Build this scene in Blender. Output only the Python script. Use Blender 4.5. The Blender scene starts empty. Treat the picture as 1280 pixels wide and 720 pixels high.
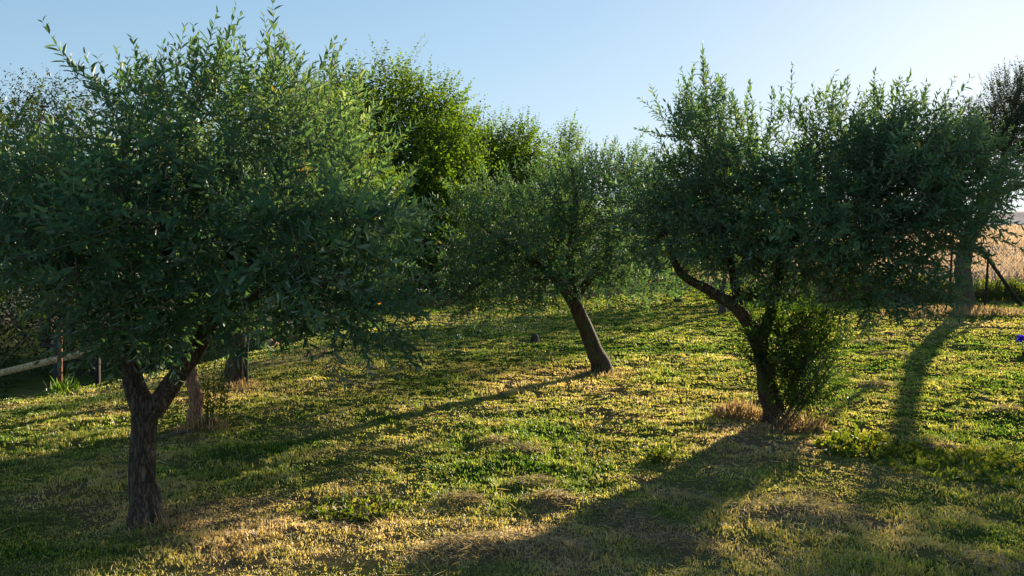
import bpy, math, random
import numpy as np

# ------------------------------------------------------------------ basics
scene = bpy.context.scene
COL = scene.collection
F = 995.0          # focal length in photo pixels
EYE = 1.6          # eye height
HZ = 318.0         # horizon row
rng = np.random.default_rng(7)


def at(px, py, d):
    """World point seen at (px, py), d metres ahead."""
    return np.array([(px - 640.0) / F * d, d, EYE - (py - HZ) / F * d])


def smooth(t):
    t = np.clip(t, 0, 1)
    return t * t * (3 - 2 * t)


def _hash(ix, iy, s):
    h = (ix.astype(np.int64) * 374761393 + iy.astype(np.int64) * 668265263 + s * 974634777) & 0x7fffffff
    h = ((h ^ (h >> 13)) * 1274126177) & 0x7fffffff
    return ((h ^ (h >> 16)) & 0xffff) / 65535.0


def vnoise(x, y, s=0):
    x = np.asarray(x, float); y = np.asarray(y, float)
    ix = np.floor(x); iy = np.floor(y)
    fx = smooth(x - ix); fy = smooth(y - iy)
    a = _hash(ix, iy, s); b = _hash(ix + 1, iy, s); c = _hash(ix, iy + 1, s); d = _hash(ix + 1, iy + 1, s)
    return (a * (1 - fx) + b * fx) * (1 - fy) + (c * (1 - fx) + d * fx) * fy


def fnoise(x, y, s=0, o=3):
    v = 0; amp = 1; tot = 0
    for k in range(o):
        v = v + amp * vnoise(x * 2 ** k + 17.3 * k, y * 2 ** k + 5.1 * k, s + k); tot += amp; amp *= .5
    return v / tot


# hay mounds / bumps on the lawn: (px, py, radius m, height m)
BUMPS = [(628, 690, .42, .07), (590, 690, .3, .05), (685, 628, .26, .07), (572, 628, .22, .045), (775, 640, .3, .05), (700, 690, .32, .06),
         (555, 695, .3, .05), (860, 625, .3, .04), (800, 660, .3, .045), (845, 690, .35, .05), (965, 640, .3, .05),
         (1035, 645, .33, .055), (610, 555, .24, .05), (655, 565, .2, .04), (662, 606, .26, .045), (1235, 712, .3, .06),
         (760, 535, .3, .04), (1085, 428, .4, .05), (1110, 444, .4, .05), (1095, 482, .3, .05), (1262, 515, .3, .06)]


def ground_px(px, py):
    """intersect the view line with the lawn"""
    d = EYE * F / (py - HZ)
    for _ in range(25):
        x = (px - 640) / F * d
        z = float(height(np.array([x]), np.array([d]), False)[0])
        d = .5 * d + .5 * (EYE - z) * F / (py - HZ)
    return np.array([(px - 640) / F * d, d, float(height(np.array([(px - 640) / F * d]), np.array([d]), False)[0])])


def height(x, y, bumps=True):
    x = np.asarray(x, float); y = np.asarray(y, float)
    z = .33 * smooth((x - 1.5) / 9) * smooth((y - 7) / 12)
    z = z - .42 * smooth((-x - 2.6) / 4.5) * smooth((y - 4) / 8)
    # bank falling away behind the left edge of the lawn
    edge = (y - 11.45) * .60 - (x + 6.55) * 1.0            # > 0 beyond the edge
    z = z - .55 * smooth(edge / 1.6) * smooth((-x - 4.0) / 3) * (1 - smooth((y - 30) / 20))
    z = z + .05 * np.clip(y - 26, 0, 130) * smooth((y - 24) / 10)
    z = z + .30 * (fnoise(x * .12, y * .12, 3) - .5) * smooth((y - 20) / 20) * 3
    z = z + .05 * (fnoise(x * .7, y * .7, 11) - .5) + .06 * (fnoise(x * 2.2, y * 2.8, 12) - .5) + .02 * (vnoise(x * 8, y * 8, 13) - .5)
    if bumps:
        for bx, by, br, bh in BUMP_W:
            r2 = ((x - bx) ** 2 + ((y - by) * 1.3) ** 2) / (br * br)
            z = z + bh * np.exp(-r2 * 2.2)
    return z


BUMP_W = []
BUMP_W = [(*(ground_px(a, b)[:2]), r * .8, h * .65) for a, b, r, h in BUMPS]


def gz(x, y):
    return float(height(np.array([x]), np.array([y]))[0])


# dry patches of the lawn (px, py, radius m, amount)
DRYP = [(700, 478, 1.5, .5), (780, 490, 1.0, .4), (330, 455, 1.6, .45), (430, 445, 1.6, .35), (300, 640, .6, .55), (390, 650, .5, .4), (180, 600, .9, .3),
        (255, 540, .8, .5), (968, 560, 1.2, .55), (880, 600, .9, .35), (1160, 405, 2.5, .5), (560, 400, 1.5, .35), (330, 700, .6, .4),
        (460, 610, .45, .35), (60, 500, 1.0, .4), (1060, 650, .7, .4), (600, 690, .8, .35), (800, 690, .9, .35),
        (240, 500, 1.0, .45), (120, 640, .8, .4), (980, 690, .5, .2)]
DRY_W = [(*(ground_px(a, b)[:2]), r, h) for a, b, r, h in DRYP]


def dryness(x, y):
    v = .7 * (fnoise(x * .9, y * .9, 31, 4) - .5) + .65 * (fnoise(x * 4.2, y * 4.2, 41, 3) - .5) + .35
    for bx, by, br, bh in DRY_W:
        v = v + bh * .62 * np.exp(-((x - bx) ** 2 + (y - by) ** 2) / (br * br))
    for bx, by, br, bh in BUMP_W:
        v = v + .2 * np.exp(-((x - bx) ** 2 + (y - by) ** 2) / (br * br) * 1.6)
    return np.clip(v, 0, 1)


# ------------------------------------------------------------------ mesh builder
class MB:
    def __init__(s):
        s.v = []; s.q = []; s.t = []; s.a = []; s.n = 0

    def add(s, v, q=None, t=None, a=None):
        v = np.asarray(v, float).reshape(-1, 3)
        if q is not None and len(q): s.q.append(np.asarray(q, int) + s.n)
        if t is not None and len(t): s.t.append(np.asarray(t, int) + s.n)
        s.v.append(v); s.a.append(np.full(len(v), .5) if a is None else np.asarray(a, float) * np.ones(len(v)))
        s.n += len(v)

    def build(s, name, mat, parent=None, sm=False, origin=None, label=None):
        v = np.concatenate(s.v)
        if origin is None and parent is None: origin = np.zeros(3)
        if parent is not None: origin = np.array(parent.get('_o', (0, 0, 0))) if origin is None else origin
        v = v - np.asarray(origin)
        me = bpy.data.meshes.new(name)
        q = np.concatenate(s.q) if s.q else np.zeros((0, 4), int)
        t = np.concatenate(s.t) if s.t else np.zeros((0, 3), int)
        me.vertices.add(len(v)); me.vertices.foreach_set('co', v.astype(np.float32).ravel())
        li = np.concatenate([q.ravel(), t.ravel()]).astype(np.int32)
        me.loops.add(len(li)); me.loops.foreach_set('vertex_index', li)
        st = np.concatenate([np.arange(len(q)) * 4, len(q) * 4 + np.arange(len(t)) * 3]).astype(np.int32)
        me.polygons.add(len(st)); me.polygons.foreach_set('loop_start', st)
        me.update(calc_edges=True)
        if sm: me.polygons.foreach_set('use_smooth', np.ones(len(st), bool))
        at_ = me.attributes.new('tint', 'FLOAT', 'POINT')
        at_.data.foreach_set('value', np.concatenate(s.a).astype(np.float32))
        me.materials.append(mat)
        o = bpy.data.objects.new(name, me); COL.objects.link(o)
        if parent is None:
            o.location = tuple(origin)
        else:
            o.parent = parent
        if label: o['label'] = label
        return o


def thing(name, label, cat, loc, group=None):
    o = bpy.data.objects.new(name, None); COL.objects.link(o)
    o.empty_display_size = .2
    o.location = tuple(float(c) for c in loc)
    o['_o'] = [float(c) for c in loc]
    o['label'] = label; o['category'] = cat
    if group: o['group'] = group
    return o


def tag(o, label, cat, group=None):
    o['label'] = label; o['category'] = cat
    if group: o['group'] = group
    return o


def resample(pts, rad, step):
    pts = np.asarray(pts, float); rad = np.asarray(rad, float)
    P = np.vstack([2 * pts[0] - pts[1], pts, 2 * pts[-1] - pts[-2]])
    out = []; ro = []
    for i in range(len(pts) - 1):
        p0, p1, p2, p3 = P[i:i + 4]
        n = max(1, int(np.linalg.norm(p2 - p1) / step))
        for k in range(n):
            t = k / n
            out.append(.5 * (2 * p1 + (p2 - p0) * t + (2 * p0 - 5 * p1 + 4 * p2 - p3) * t * t + (3 * p1 - p0 - 3 * p2 + p3) * t ** 3))
            ro.append(rad[i] * (1 - t) + rad[i + 1] * t)
    out.append(pts[-1]); ro.append(rad[-1])
    return np.array(out), np.array(ro)


def tube(mb, pts, rad, sides=8, step=.05, rough=0., seed=0, a=.5, cap=True):
    p, r = resample(pts, rad, step)
    n = len(p)
    T = np.gradient(p, axis=0); T /= np.linalg.norm(T, axis=1)[:, None] + 1e-9
    u = np.cross(T[0], [0.3, 1, .1]); u /= np.linalg.norm(u)
    th = np.linspace(0, 2 * np.pi, sides, endpoint=False)
    rings = []; L = 0
    for i in range(n):
        if i: L += np.linalg.norm(p[i] - p[i - 1])
        u = u - T[i] * np.dot(u, T[i]); u /= np.linalg.norm(u) + 1e-9
        w = np.cross(T[i], u)
        rr = np.full(sides, r[i])
        if rough:
            c, s_ = np.cos(th), np.sin(th)
            rr = rr * (1 + rough * (fnoise(c * 1.3 + 9 + L * 1.5, s_ * 1.3 + 7 + seed, seed, 2) - .5) * 1.6
                       + rough * .7 * (vnoise(th / (2 * np.pi) * sides / 2.0, np.full(sides, L * 9.), seed + 5) - .5))
        rings.append(p[i] + np.outer(np.cos(th) * rr, u) + np.outer(np.sin(th) * rr, w))
    v = np.concatenate(rings)
    i = np.arange(n - 1)[:, None] * sides; j = np.arange(sides)[None, :]; j2 = (j + 1) % sides
    q = np.stack([i + j, i + j2, i + sides + j2, i + sides + j], -1).reshape(-1, 4)
    t = None
    if cap:
        v = np.vstack([v, p[-1] + T[-1] * r[-1] * .5])
        b = (n - 1) * sides
        t = [(b + k, b + (k + 1) % sides, n * sides) for k in range(sides)]
    mb.add(v, q, t, a)


def norm(v):
    return v / (np.linalg.norm(v, axis=-1, keepdims=True) + 1e-9)


def add_leaves(mb, pos, ax, nrm, ln, wd, tint, curl=.12, simple=False, broad=False):
    """pos/ax/nrm (N,3): folded lens shaped leaves"""
    side = norm(np.cross(ax, nrm)); nrm = norm(np.cross(side, ax))
    L = ln[:, None]; W = wd[:, None] * .5
    N = len(pos)
    if simple:
        m = pos + ax * L * .5 - nrm * L * curl * .3
        v = np.stack([pos, m + side * W, pos + ax * L - nrm * L * curl, m - side * W], 1).reshape(-1, 3)
        i = np.arange(N)[:, None] * 4
        mb.add(v, i + np.array([[0, 1, 2, 3]]), None, np.repeat(tint, 4))
        return
    a, b = (.30, .66) if not broad else (.24, .60)
    wa, wb = (.85, .80) if not broad else (1., .8)
    up = nrm * W * .35
    p1 = pos + ax * L * a - nrm * L * curl * .10; p2 = pos + ax * L * b - nrm * L * curl * .45
    tip = pos + ax * L - nrm * L * curl
    v = np.stack([pos, p1 + side * W * wa + up, p2 + side * W * wb + up, tip, p2 - side * W * wb + up, p1 - side * W * wa + up], 1).reshape(-1, 3)
    i = np.arange(N)[:, None] * 6
    q = np.concatenate([i + np.array([[0, 1, 2, 3]]), i + np.array([[0, 3, 4, 5]])])
    mb.add(v, q, None, np.repeat(tint, 6))


def shoots(leafmb, twigmb, S, D, Ln, lean, sp=.022, ll=.055, lw=.013, ang=50, rg=rng, simple=False, broad=False, tint0=None, twr=.0016, opp=True, curlup=0.):
    """Leafy shoots, all at once. S start, D dir, Ln length, lean (N,3) curvature."""
    N = len(S)
    n = np.maximum(3, (Ln / sp).astype(int))
    idx = np.repeat(np.arange(N), n)
    k = np.concatenate([np.arange(m) for m in n])
    s = (k + 1) / n[idx]
    ref = norm(np.cross(D, norm(rg.normal(size=(N, 3)))))
    ref2 = np.cross(D, ref)
    s_ = s[:, None]
    l_ = Ln[idx][:, None]
    pos = S[idx] + D[idx] * l_ * s_ + lean[idx] * l_ * s_ ** 2
    tan = norm(D[idx] + 2 * lean[idx] * s_)
    reps = 2 if opp else 1
    for h in range(reps):
        if opp: phi = (k % 2) * np.pi / 2 + h * np.pi + rg.normal(0, .35, len(k))
        else: phi = k * 2.4 + rg.normal(0, .3, len(k))
        sd = ref[idx] * np.cos(phi)[:, None] + ref2[idx] * np.sin(phi)[:, None]
        a = np.radians(ang * (1.15 - .45 * s) + rg.normal(0, 12, len(k)))[:, None]
        ax = norm(tan * np.cos(a) + sd * np.sin(a) + rg.normal(0, .12, (len(k), 3)))
        nr = norm(tan * np.sin(a) - sd * np.cos(a) + rg.normal(0, .2, (len(k), 3)) + np.array([0, 0, .5 if broad else .15]))
        size = (1 - .45 * s ** 3) * (.65 + .35 * np.minimum(1, s * 4)) * rg.uniform(.72, 1.2, len(k))
        size = size * np.where(rg.random(len(k)) < .15, .55, 1.)
        keep = rg.random(len(k)) < .93
        ti = rg.random(len(k)) if tint0 is None else np.clip(tint0[idx] + rg.normal(0, .16, len(k)), 0.03, .96)
        ti = np.where(rg.random(len(k)) < .0035, 1.0, ti)
        add_leaves(leafmb, pos[keep], ax[keep], nr[keep], (ll * size)[keep], (lw * size * rg.uniform(.8, 1.2, len(k)))[keep], ti[keep],
                   curl=.1, simple=simple, broad=broad)
    if twigmb is not None:                         # thin three sided stems, two segments
        ts = [0, .5, 1.]
        ang3 = np.arange(3) * 2 * np.pi / 3
        V = []
        for t in ts:
            c = S + D * (Ln * t)[:, None] + lean * (Ln * t * t)[:, None]
            r = twr * (1.25 - .9 * t)
            for q_ in ang3:
                V.append(c + (ref * math.cos(q_) + ref2 * math.sin(q_)) * r)
        V = np.stack(V, 1).reshape(-1, 3)
        base = np.arange(N)[:, None] * 9
        Q = []
        for g in range(2):
            for j in range(3):
                Q.append(base + np.array([[g * 3 + j, g * 3 + (j + 1) % 3, g * 3 + 3 + (j + 1) % 3, g * 3 + 3 + j]]))
        twigmb.add(V, np.concatenate(Q), None, .7)


def network(nodes, centers, mb, rg, rmin=.0035, rmax=.03, sides=5, expn=.5, wob=.12):
    """connect clump centres to the limb nodes as a branching tree; adds tubes"""
    P = [np.array(n) for n in nodes]; plen = [0.] * len(P); par = [-1] * len(P)
    root = P[0]
    order = np.argsort([min(np.linalg.norm(c - p) for p in nodes) for c in centers])
    n0 = len(P)
    for ci in order:
        c = centers[ci]
        A = np.array(P)
        dist = np.linalg.norm(A - c, axis=1)
        dz = np.clip(A[:, 2] - c[2], 0, None) * .25
        cost = dist + .25 * np.array(plen) + dz
        j = int(np.argmin(cost))
        mid = (A[j] + c) / 2 + rg.normal(0, wob, 3) * dist[j] * .6 + np.array([0, 0, .06 * dist[j]])
        P.append(mid); plen.append(plen[j] + dist[j] / 2); par.append(j)
        P.append(c); plen.append(plen[j] + dist[j]); par.append(len(P) - 2)
    cnt = np.ones(len(P))
    for i in range(len(P) - 1, n0 - 1, -1):
        cnt[par[i]] += cnt[i]
    kids = {}
    for i in range(n0, len(P)): kids.setdefault(par[i], []).append(i)
    def rad(i): return min(rmax, rmin * cnt[i] ** expn)
    done = set()
    for i in range(n0, len(P)):
        if i in done: continue
        chain = [par[i], i]; done.add(i); cur = i
        while cur in kids:
            nx = max(kids[cur], key=lambda k: cnt[k])
            if nx in done: break
            chain.append(nx); done.add(nx); cur = nx
        rr = [rad(chain[1])] + [rad(k) for k in chain[1:]]
        tube(mb, [P[k] for k in chain], rr, sides, .12, 0, a=.4)
    return P


def sample_blobs(blobs, n, rg, mind):
    """blobs: (centre, radii, weight)"""
    w = np.array([b[2] * np.prod(b[1]) for b in blobs]); w /= w.sum()
    out = []; tries = 0
    while len(out) < n and tries < n * 60:
        tries += 1
        b = blobs[rg.choice(len(blobs), p=w)]
        d = rg.normal(size=3); d /= np.linalg.norm(d)
        r = rg.random() ** (1 / 2.2)
        c = np.asarray(b[0]) + d * r * np.asarray(b[1])
        if out and np.min(np.linalg.norm(np.array(out) - c, axis=1)) < mind * (1 - tries / (n * 80)): continue
        out.append(c)
    return np.array(out)


def blob(px, py, rx, ry, d, rd, w=1.):
    return (at(px, py, d), np.array([rx / F * d, rd, ry / F * d]), w)


# ------------------------------------------------------------------ materials
def new_mat(name):
    m = bpy.data.materials.new(name); m.use_nodes = True
    nt = m.node_tree; nt.nodes.clear()
    return m, nt, nt.nodes, nt.links


def ramp(nodes, stops):
    r = nodes.new('ShaderNodeValToRGB'); e = r.color_ramp.elements
    while len(e) < len(stops): e.new(.5)
    for i, (p, c) in enumerate(stops):
        e[i].position = p; e[i].color = (*c, 1)
    return r


def leaf_mat(name, stops, under, trans=.3, gloss=.35, rough=.4, tcol=(1.3, 1.5, .5), vary=.35):
    m, nt, N, L = new_mat(name)
    at_ = N.new('ShaderNodeAttribute'); at_.attribute_name = 'tint'
    r = ramp(N, stops); L.new(at_.outputs['Fac'], r.inputs[0])
    tc = N.new('ShaderNodeNewGeometry')
    nz = N.new('ShaderNodeTexNoise'); nz.inputs['Scale'].default_value = 2.2; nz.inputs['Detail'].default_value = 3
    L.new(tc.outputs['Position'], nz.inputs['Vector'])
    mr = N.new('ShaderNodeMapRange'); mr.inputs[1].default_value = .3; mr.inputs[2].default_value = .7
    mr.inputs[3].default_value = 1 - vary; mr.inputs[4].default_value = 1 + vary
    L.new(nz.outputs[0], mr.inputs[0])
    vm = N.new('ShaderNodeVectorMath'); vm.operation = 'SCALE'
    L.new(r.outputs[0], vm.inputs[0]); L.new(mr.outputs[0], vm.inputs['Scale'])
    mu = N.new('ShaderNodeMix'); mu.data_type = 'RGBA'
    L.new(tc.outputs['Backfacing'], mu.inputs[0])
    L.new(vm.outputs[0], mu.inputs[6]); mu.inputs[7].default_value = (*under, 1)
    mixu = mu.outputs[2]
    df = N.new('ShaderNodeBsdfDiffuse'); L.new(mixu, df.inputs[0])
    tr = N.new('ShaderNodeBsdfTranslucent')
    tm = N.new('ShaderNodeVectorMath'); tm.operation = 'MULTIPLY'; tm.inputs[1].default_value = tcol
    L.new(vm.outputs[0], tm.inputs[0]); L.new(tm.outputs[0], tr.inputs[0])
    ms = N.new('ShaderNodeMixShader'); ms.inputs[0].default_value = trans
    L.new(df.outputs[0], ms.inputs[1]); L.new(tr.outputs[0], ms.inputs[2])
    gl = N.new('ShaderNodeBsdfGlossy'); gl.inputs['Roughness'].default_value = rough
    gl.inputs[0].default_value = (1, 1, 1, 1)
    fr = N.new('ShaderNodeFresnel'); fr.inputs[0].default_value = 1.42
    fm = N.new('ShaderNodeMath'); fm.operation = 'MULTIPLY'; fm.inputs[1].default_value = gloss; L.new(fr.outputs[0], fm.inputs[0])
    mn = N.new('ShaderNodeMath'); mn.operation = 'MINIMUM'; mn.inputs[1].default_value = .08; L.new(fm.outputs[0], mn.inputs[0])
    m2 = N.new('ShaderNodeMixShader'); L.new(mn.outputs[0], m2.inputs[0])
    L.new(ms.outputs[0], m2.inputs[1]); L.new(gl.outputs[0], m2.inputs[2])
    o = N.new('ShaderNodeOutputMaterial'); L.new(m2.outputs[0], o.inputs[0])
    return m


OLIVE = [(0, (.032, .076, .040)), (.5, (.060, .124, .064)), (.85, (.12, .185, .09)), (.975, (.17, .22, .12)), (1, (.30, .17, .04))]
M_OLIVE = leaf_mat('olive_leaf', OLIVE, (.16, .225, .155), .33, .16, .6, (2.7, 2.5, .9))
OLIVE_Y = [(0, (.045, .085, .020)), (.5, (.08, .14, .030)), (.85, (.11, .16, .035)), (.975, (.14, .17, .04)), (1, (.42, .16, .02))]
M_OLIVE_Y = leaf_mat('sunlit_tint_olive_leaf', OLIVE_Y, (.14, .20, .10), .38, .12, .6, (2.8, 2.5, .7))  # yellower olive leaf copy, sunlight put into the colour
M_DARKOL = leaf_mat('shade_tint_olive_leaf', [(0, (.022, .036, .018)), (.6, (.05, .075, .036)), (1, (.12, .09, .06))], (.07, .09, .06), .25, .1, .6, (2.2, 2., 1.))  # darkened olive leaf copy, shade put into the colour
BROAD = [(0, (.030, .065, .008)), (.5, (.075, .13, .014)), (.9, (.13, .18, .018)), (.98, (.10, .13, .02)), (1, (.25, .16, .02))]
M_BROAD = leaf_mat('broad_leaf', BROAD, (.06, .11, .025), .50, .1, .6, (2.4, 2.4, .6))
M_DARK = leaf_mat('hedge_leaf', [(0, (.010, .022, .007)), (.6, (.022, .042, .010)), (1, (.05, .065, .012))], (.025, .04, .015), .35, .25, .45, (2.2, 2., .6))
M_WEED = leaf_mat('weed_leaf', [(0, (.05, .085, .012)), (.6, (.09, .125, .018)), (1, (.17, .17, .03))], (.08, .11, .03), .5, .2, .5, (2.2, 2.0, .7))
M_SUCK = leaf_mat('sucker_leaf', [(0, (.030, .060, .014)), (.6, (.055, .10, .020)), (1, (.10, .13, .025))], (.07, .11, .045), .42, .4, .4, (2.6, 2.7, .7))
M_DRY = leaf_mat('dry_stalk', [(0, (.19, .155, .09)), (.6, (.38, .31, .18)), (1, (.56, .47, .30))], (.3, .2, .1), .5, .05, .6, (1.6, 1.3, .85), .25)
GR = [(0, (.035, .10, .010)), (.25, (.125, .205, .032)), (.5, (.28, .30, .075)), (.72, (.40, .36, .13)), (1, (.56, .44, .28))]
M_GRASS = leaf_mat('grass_blade', GR, (.10, .13, .03), .46, .05, .5, (2.0, 1.75, .95), .25)
M_STUB = leaf_mat('pale_stubble', [(0, (.26, .19, .11)), (.6, (.40, .30, .19)), (1, (.52, .41, .27))], (.3, .25, .2), .4, .05, .6, (1.2, 1.1, 1.0), .2)
M_HAY = leaf_mat('mown_hay', [(0, (.13, .12, .08)), (.6, (.30, .27, .18)), (1, (.50, .44, .30))], (.3, .2, .1), .4, .05, .6, (1.4, 1.2, .8), .25)
# backfaces of grass should keep the blade's own colour
for _m in (M_GRASS, M_DRY, M_WEED, M_HAY, M_STUB):
    for nd in _m.node_tree.nodes:
        if nd.type == 'MIX':
            for l in list(nd.inputs[0].links): _m.node_tree.links.remove(l)
            nd.inputs[0].default_value = 0


def bark_mat(name, c1, c2, scale=22, bump=.6, stretch=.22, moss=None):
    m, nt, N, L = new_mat(name)
    tc = N.new('ShaderNodeTexCoord'); mp = N.new('ShaderNodeMapping'); mp.inputs['Scale'].default_value = (1, 1, stretch)
    L.new(tc.outputs['Object'], mp.inputs[0])
    n1 = N.new('ShaderNodeTexNoise'); n1.inputs['Scale'].default_value = scale; n1.inputs['Detail'].default_value = 7; n1.inputs['Roughness'].default_value = .65
    v1 = N.new('ShaderNodeTexVoronoi'); v1.inputs['Scale'].default_value = scale * 2.2; v1.feature = 'DISTANCE_TO_EDGE'
    L.new(mp.outputs[0], n1.inputs['Vector'])
    wv = N.new('ShaderNodeVectorMath'); wv.operation = 'SCALE'; wv.inputs['Scale'].default_value = .06
    L.new(n1.outputs['Color'], wv.inputs[0])
    av = N.new('ShaderNodeVectorMath'); L.new(mp.outputs[0], av.inputs[0]); L.new(wv.outputs[0], av.inputs[1])
    L.new(av.outputs[0], v1.inputs['Vector'])
    r = ramp(N, [(.32, c1), (.68, c2)]); L.new(n1.outputs[0], r.inputs[0])
    r2 = ramp(N, [(0, (.25, .25, .25)), (.16, (1, 1, 1))]); L.new(v1.outputs[0], r2.inputs[0])
    mx = N.new('ShaderNodeMix'); mx.data_type = 'RGBA'; mx.blend_type = 'MULTIPLY'; mx.inputs[0].default_value = .8
    L.new(r.outputs[0], mx.inputs[6]); L.new(r2.outputs[0], mx.inputs[7])
    colr = mx.outputs[2]
    if moss:
        n2 = N.new('ShaderNodeTexNoise'); n2.inputs['Scale'].default_value = 9; n2.inputs['Detail'].default_value = 5
        L.new(tc.outputs['Object'], n2.inputs['Vector'])
        r3 = ramp(N, [(.52, (0, 0, 0)), (.62, (1, 1, 1))]); L.new(n2.outputs[0], r3.inputs[0])
        m3 = N.new('ShaderNodeMix'); m3.data_type = 'RGBA'; L.new(r3.outputs[0], m3.inputs[0])
        L.new(colr, m3.inputs[6]); m3.inputs[7].default_value = (*moss, 1); colr = m3.outputs[2]
    b = N.new('ShaderNodeBsdfPrincipled'); b.inputs['Roughness'].default_value = .9; b.inputs['Specular IOR Level'].default_value = .2
    L.new(colr, b.inputs['Base Color'])
    ad = N.new('ShaderNodeMath'); ad.operation = 'MULTIPLY_ADD'; ad.inputs[1].default_value = .5
    L.new(n1.outputs[0], ad.inputs[0]); L.new(r2.outputs[0], ad.inputs[2])
    bp = N.new('ShaderNodeBump'); bp.inputs['Strength'].default_value = bump; bp.inputs['Distance'].default_value = .012
    L.new(ad.outputs[0], bp.inputs['Height']); L.new(bp.outputs[0], b.inputs['Normal'])
    o = N.new('ShaderNodeOutputMaterial'); L.new(b.outputs[0], o.inputs[0])
    return m


M_BARK = bark_mat('olive_bark', (.045, .035, .028), (.16, .12, .09), 24, .8)
M_BARK_M = bark_mat('mossy_olive_bark', (.05, .035, .025), (.15, .10, .07), 24, .8, .25, (.07, .085, .03))
M_BARK_G = bark_mat('grey_olive_bark', (.06, .05, .04), (.17, .13, .10), 20, .7, .25, (.11, .12, .06))
M_BARK_R = bark_mat('reddish_olive_bark', (.26, .13, .08), (.50, .28, .17), 26, .7)
M_TWIG = bark_mat('twig_bark', (.09, .075, .055), (.22, .18, .13), 30, .2, 1)
M_RUST = bark_mat('rusty_steel', (.10, .04, .025), (.20, .085, .045), 40, .3, 1)
M_WOOD = bark_mat('pale_board_wood', (.42, .30, .17), (.66, .50, .30), 9, .2, 1)
M_DARKW = bark_mat('dark_metal', (.02, .018, .016), (.05, .04, .03), 30, .3, 1)
M_PIPE = bark_mat('green_pipe', (.05, .08, .06), (.09, .13, .10), 30, .2, 1)


def simple_mat(name, col, rough=.6, trans=0.):
    m, nt, N, L = new_mat(name)
    n = N.new('ShaderNodeTexNoise'); n.inputs['Scale'].default_value = 30
    r = ramp(N, [(.3, tuple(c * .75 for c in col)), (.7, tuple(min(1, c * 1.2) for c in col))]); L.new(n.outputs[0], r.inputs[0])
    b = N.new('ShaderNodeBsdfDiffuse'); L.new(r.outputs[0], b.inputs[0])
    o = N.new('ShaderNodeOutputMaterial')
    if trans:
        t = N.new('ShaderNodeBsdfTranslucent'); L.new(r.outputs[0], t.inputs[0])
        mx = N.new('ShaderNodeMixShader'); mx.inputs[0].default_value = trans
        L.new(b.outputs[0], mx.inputs[1]); L.new(t.outputs[0], mx.inputs[2]); L.new(mx.outputs[0], o.inputs[0])
    else:
        L.new(b.outputs[0], o.inputs[0])
    return m


M_PURPLE = simple_mat('purple_petal', (.10, .045, .70), .5, .5)
M_MAROON = simple_mat('maroon_bud', (.12, .01, .03), .5, .2)
M_BLUEGREY = simple_mat('blue_grey_paint', (.06, .07, .085))
M_WIRE = simple_mat('fence_wire', (.11, .10, .08))


def ground_mat():
    m, nt, N, L = new_mat('lawn_and_field')
    at_ = N.new('ShaderNodeAttribute'); at_.attribute_name = 'tint'
    ge = N.new('ShaderNodeNewGeometry')
    n1 = N.new('ShaderNodeTexNoise'); n1.inputs['Scale'].default_value = 14; n1.inputs['Detail'].default_value = 8; n1.inputs['Roughness'].default_value = .7
    L.new(ge.outputs['Position'], n1.inputs['Vector'])
    ad = N.new('ShaderNodeMath'); ad.operation = 'MULTIPLY_ADD'; ad.inputs[1].default_value = .7; L.new(n1.outputs[0], ad.inputs[0])
    s = N.new('ShaderNodeMath'); s.operation = 'SUBTRACT'; s.inputs[1].default_value = .35; L.new(at_.outputs['Fac'], s.inputs[0]); L.new(s.outputs[0], ad.inputs[2])
    r = ramp(N, [(0, (.022, .034, .010)), (.3, (.05, .07, .016)), (.55, (.11, .11, .035)), (.8, (.13, .10, .05)), (1, (.15, .105, .06))])
    L.new(ad.outputs[0], r.inputs[0])
    # the ploughed / stubble field past the fence
    sp = N.new('ShaderNodeSeparateXYZ'); L.new(ge.outputs['Position'], sp.inputs[0])
    mr = N.new('ShaderNodeMapRange'); mr.inputs[1].default_value = 27; mr.inputs[2].default_value = 34; L.new(sp.outputs['Y'], mr.inputs[0])
    wv = N.new('ShaderNodeTexNoise'); wv.inputs['Scale'].default_value = 1.; wv.inputs['Detail'].default_value = 5
    mp = N.new('ShaderNodeMapping'); mp.inputs['Scale'].default_value = (.12, .9, 1); L.new(ge.outputs['Position'], mp.inputs[0]); L.new(mp.outputs[0], wv.inputs['Vector'])
    r2 = ramp(N, [(.35, (.40, .27, .17)), (.6, (.72, .54, .36))]); L.new(wv.outputs[0], r2.inputs[0])
    mx = N.new('ShaderNodeMix'); mx.data_type = 'RGBA'; L.new(mr.outputs[0], mx.inputs[0]); L.new(r.outputs[0], mx.inputs[6]); L.new(r2.outputs[0], mx.inputs[7])
    # dark leaf litter on the bank at the left
    b = N.new('ShaderNodeBsdfDiffuse'); b.inputs['Roughness'].default_value = 1; L.new(mx.outputs[2], b.inputs[0])
    bp = N.new('ShaderNodeBump'); bp.inputs['Strength'].default_value = .9; bp.inputs['Distance'].default_value = .03
    L.new(n1.outputs[0], bp.inputs['Height']); L.new(bp.outputs[0], b.inputs['Normal'])
    o = N.new('ShaderNodeOutputMaterial'); L.new(b.outputs[0], o.inputs[0])
    return m


# ------------------------------------------------------------------ ground
def build_ground():
    nx, ny = 460, 520
    t = np.linspace(-1, 1, nx); xs = 16 * t + 40 * t ** 5 + 1500 * t ** 15
    u = np.linspace(0, 1, ny); ys = -6 + 32 * u ** 1.0 + 60 * u ** 6 + 1500 * u ** 22
    X, Y = np.meshgrid(xs, ys)
    Z = height(X, Y)
    v = np.stack([X, Y, Z], -1).reshape(-1, 3)
    i = (np.arange(ny - 1)[:, None] * nx + np.arange(nx - 1)[None]).ravel()
    q = np.stack([i, i + 1, i + nx + 1, i + nx], 1)
    mb = MB(); mb.add(v, q, None, dryness(X, Y).ravel())
    o = mb.build('ground', ground_mat(), sm=True); o['kind'] = 'structure'


build_ground()


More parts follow.
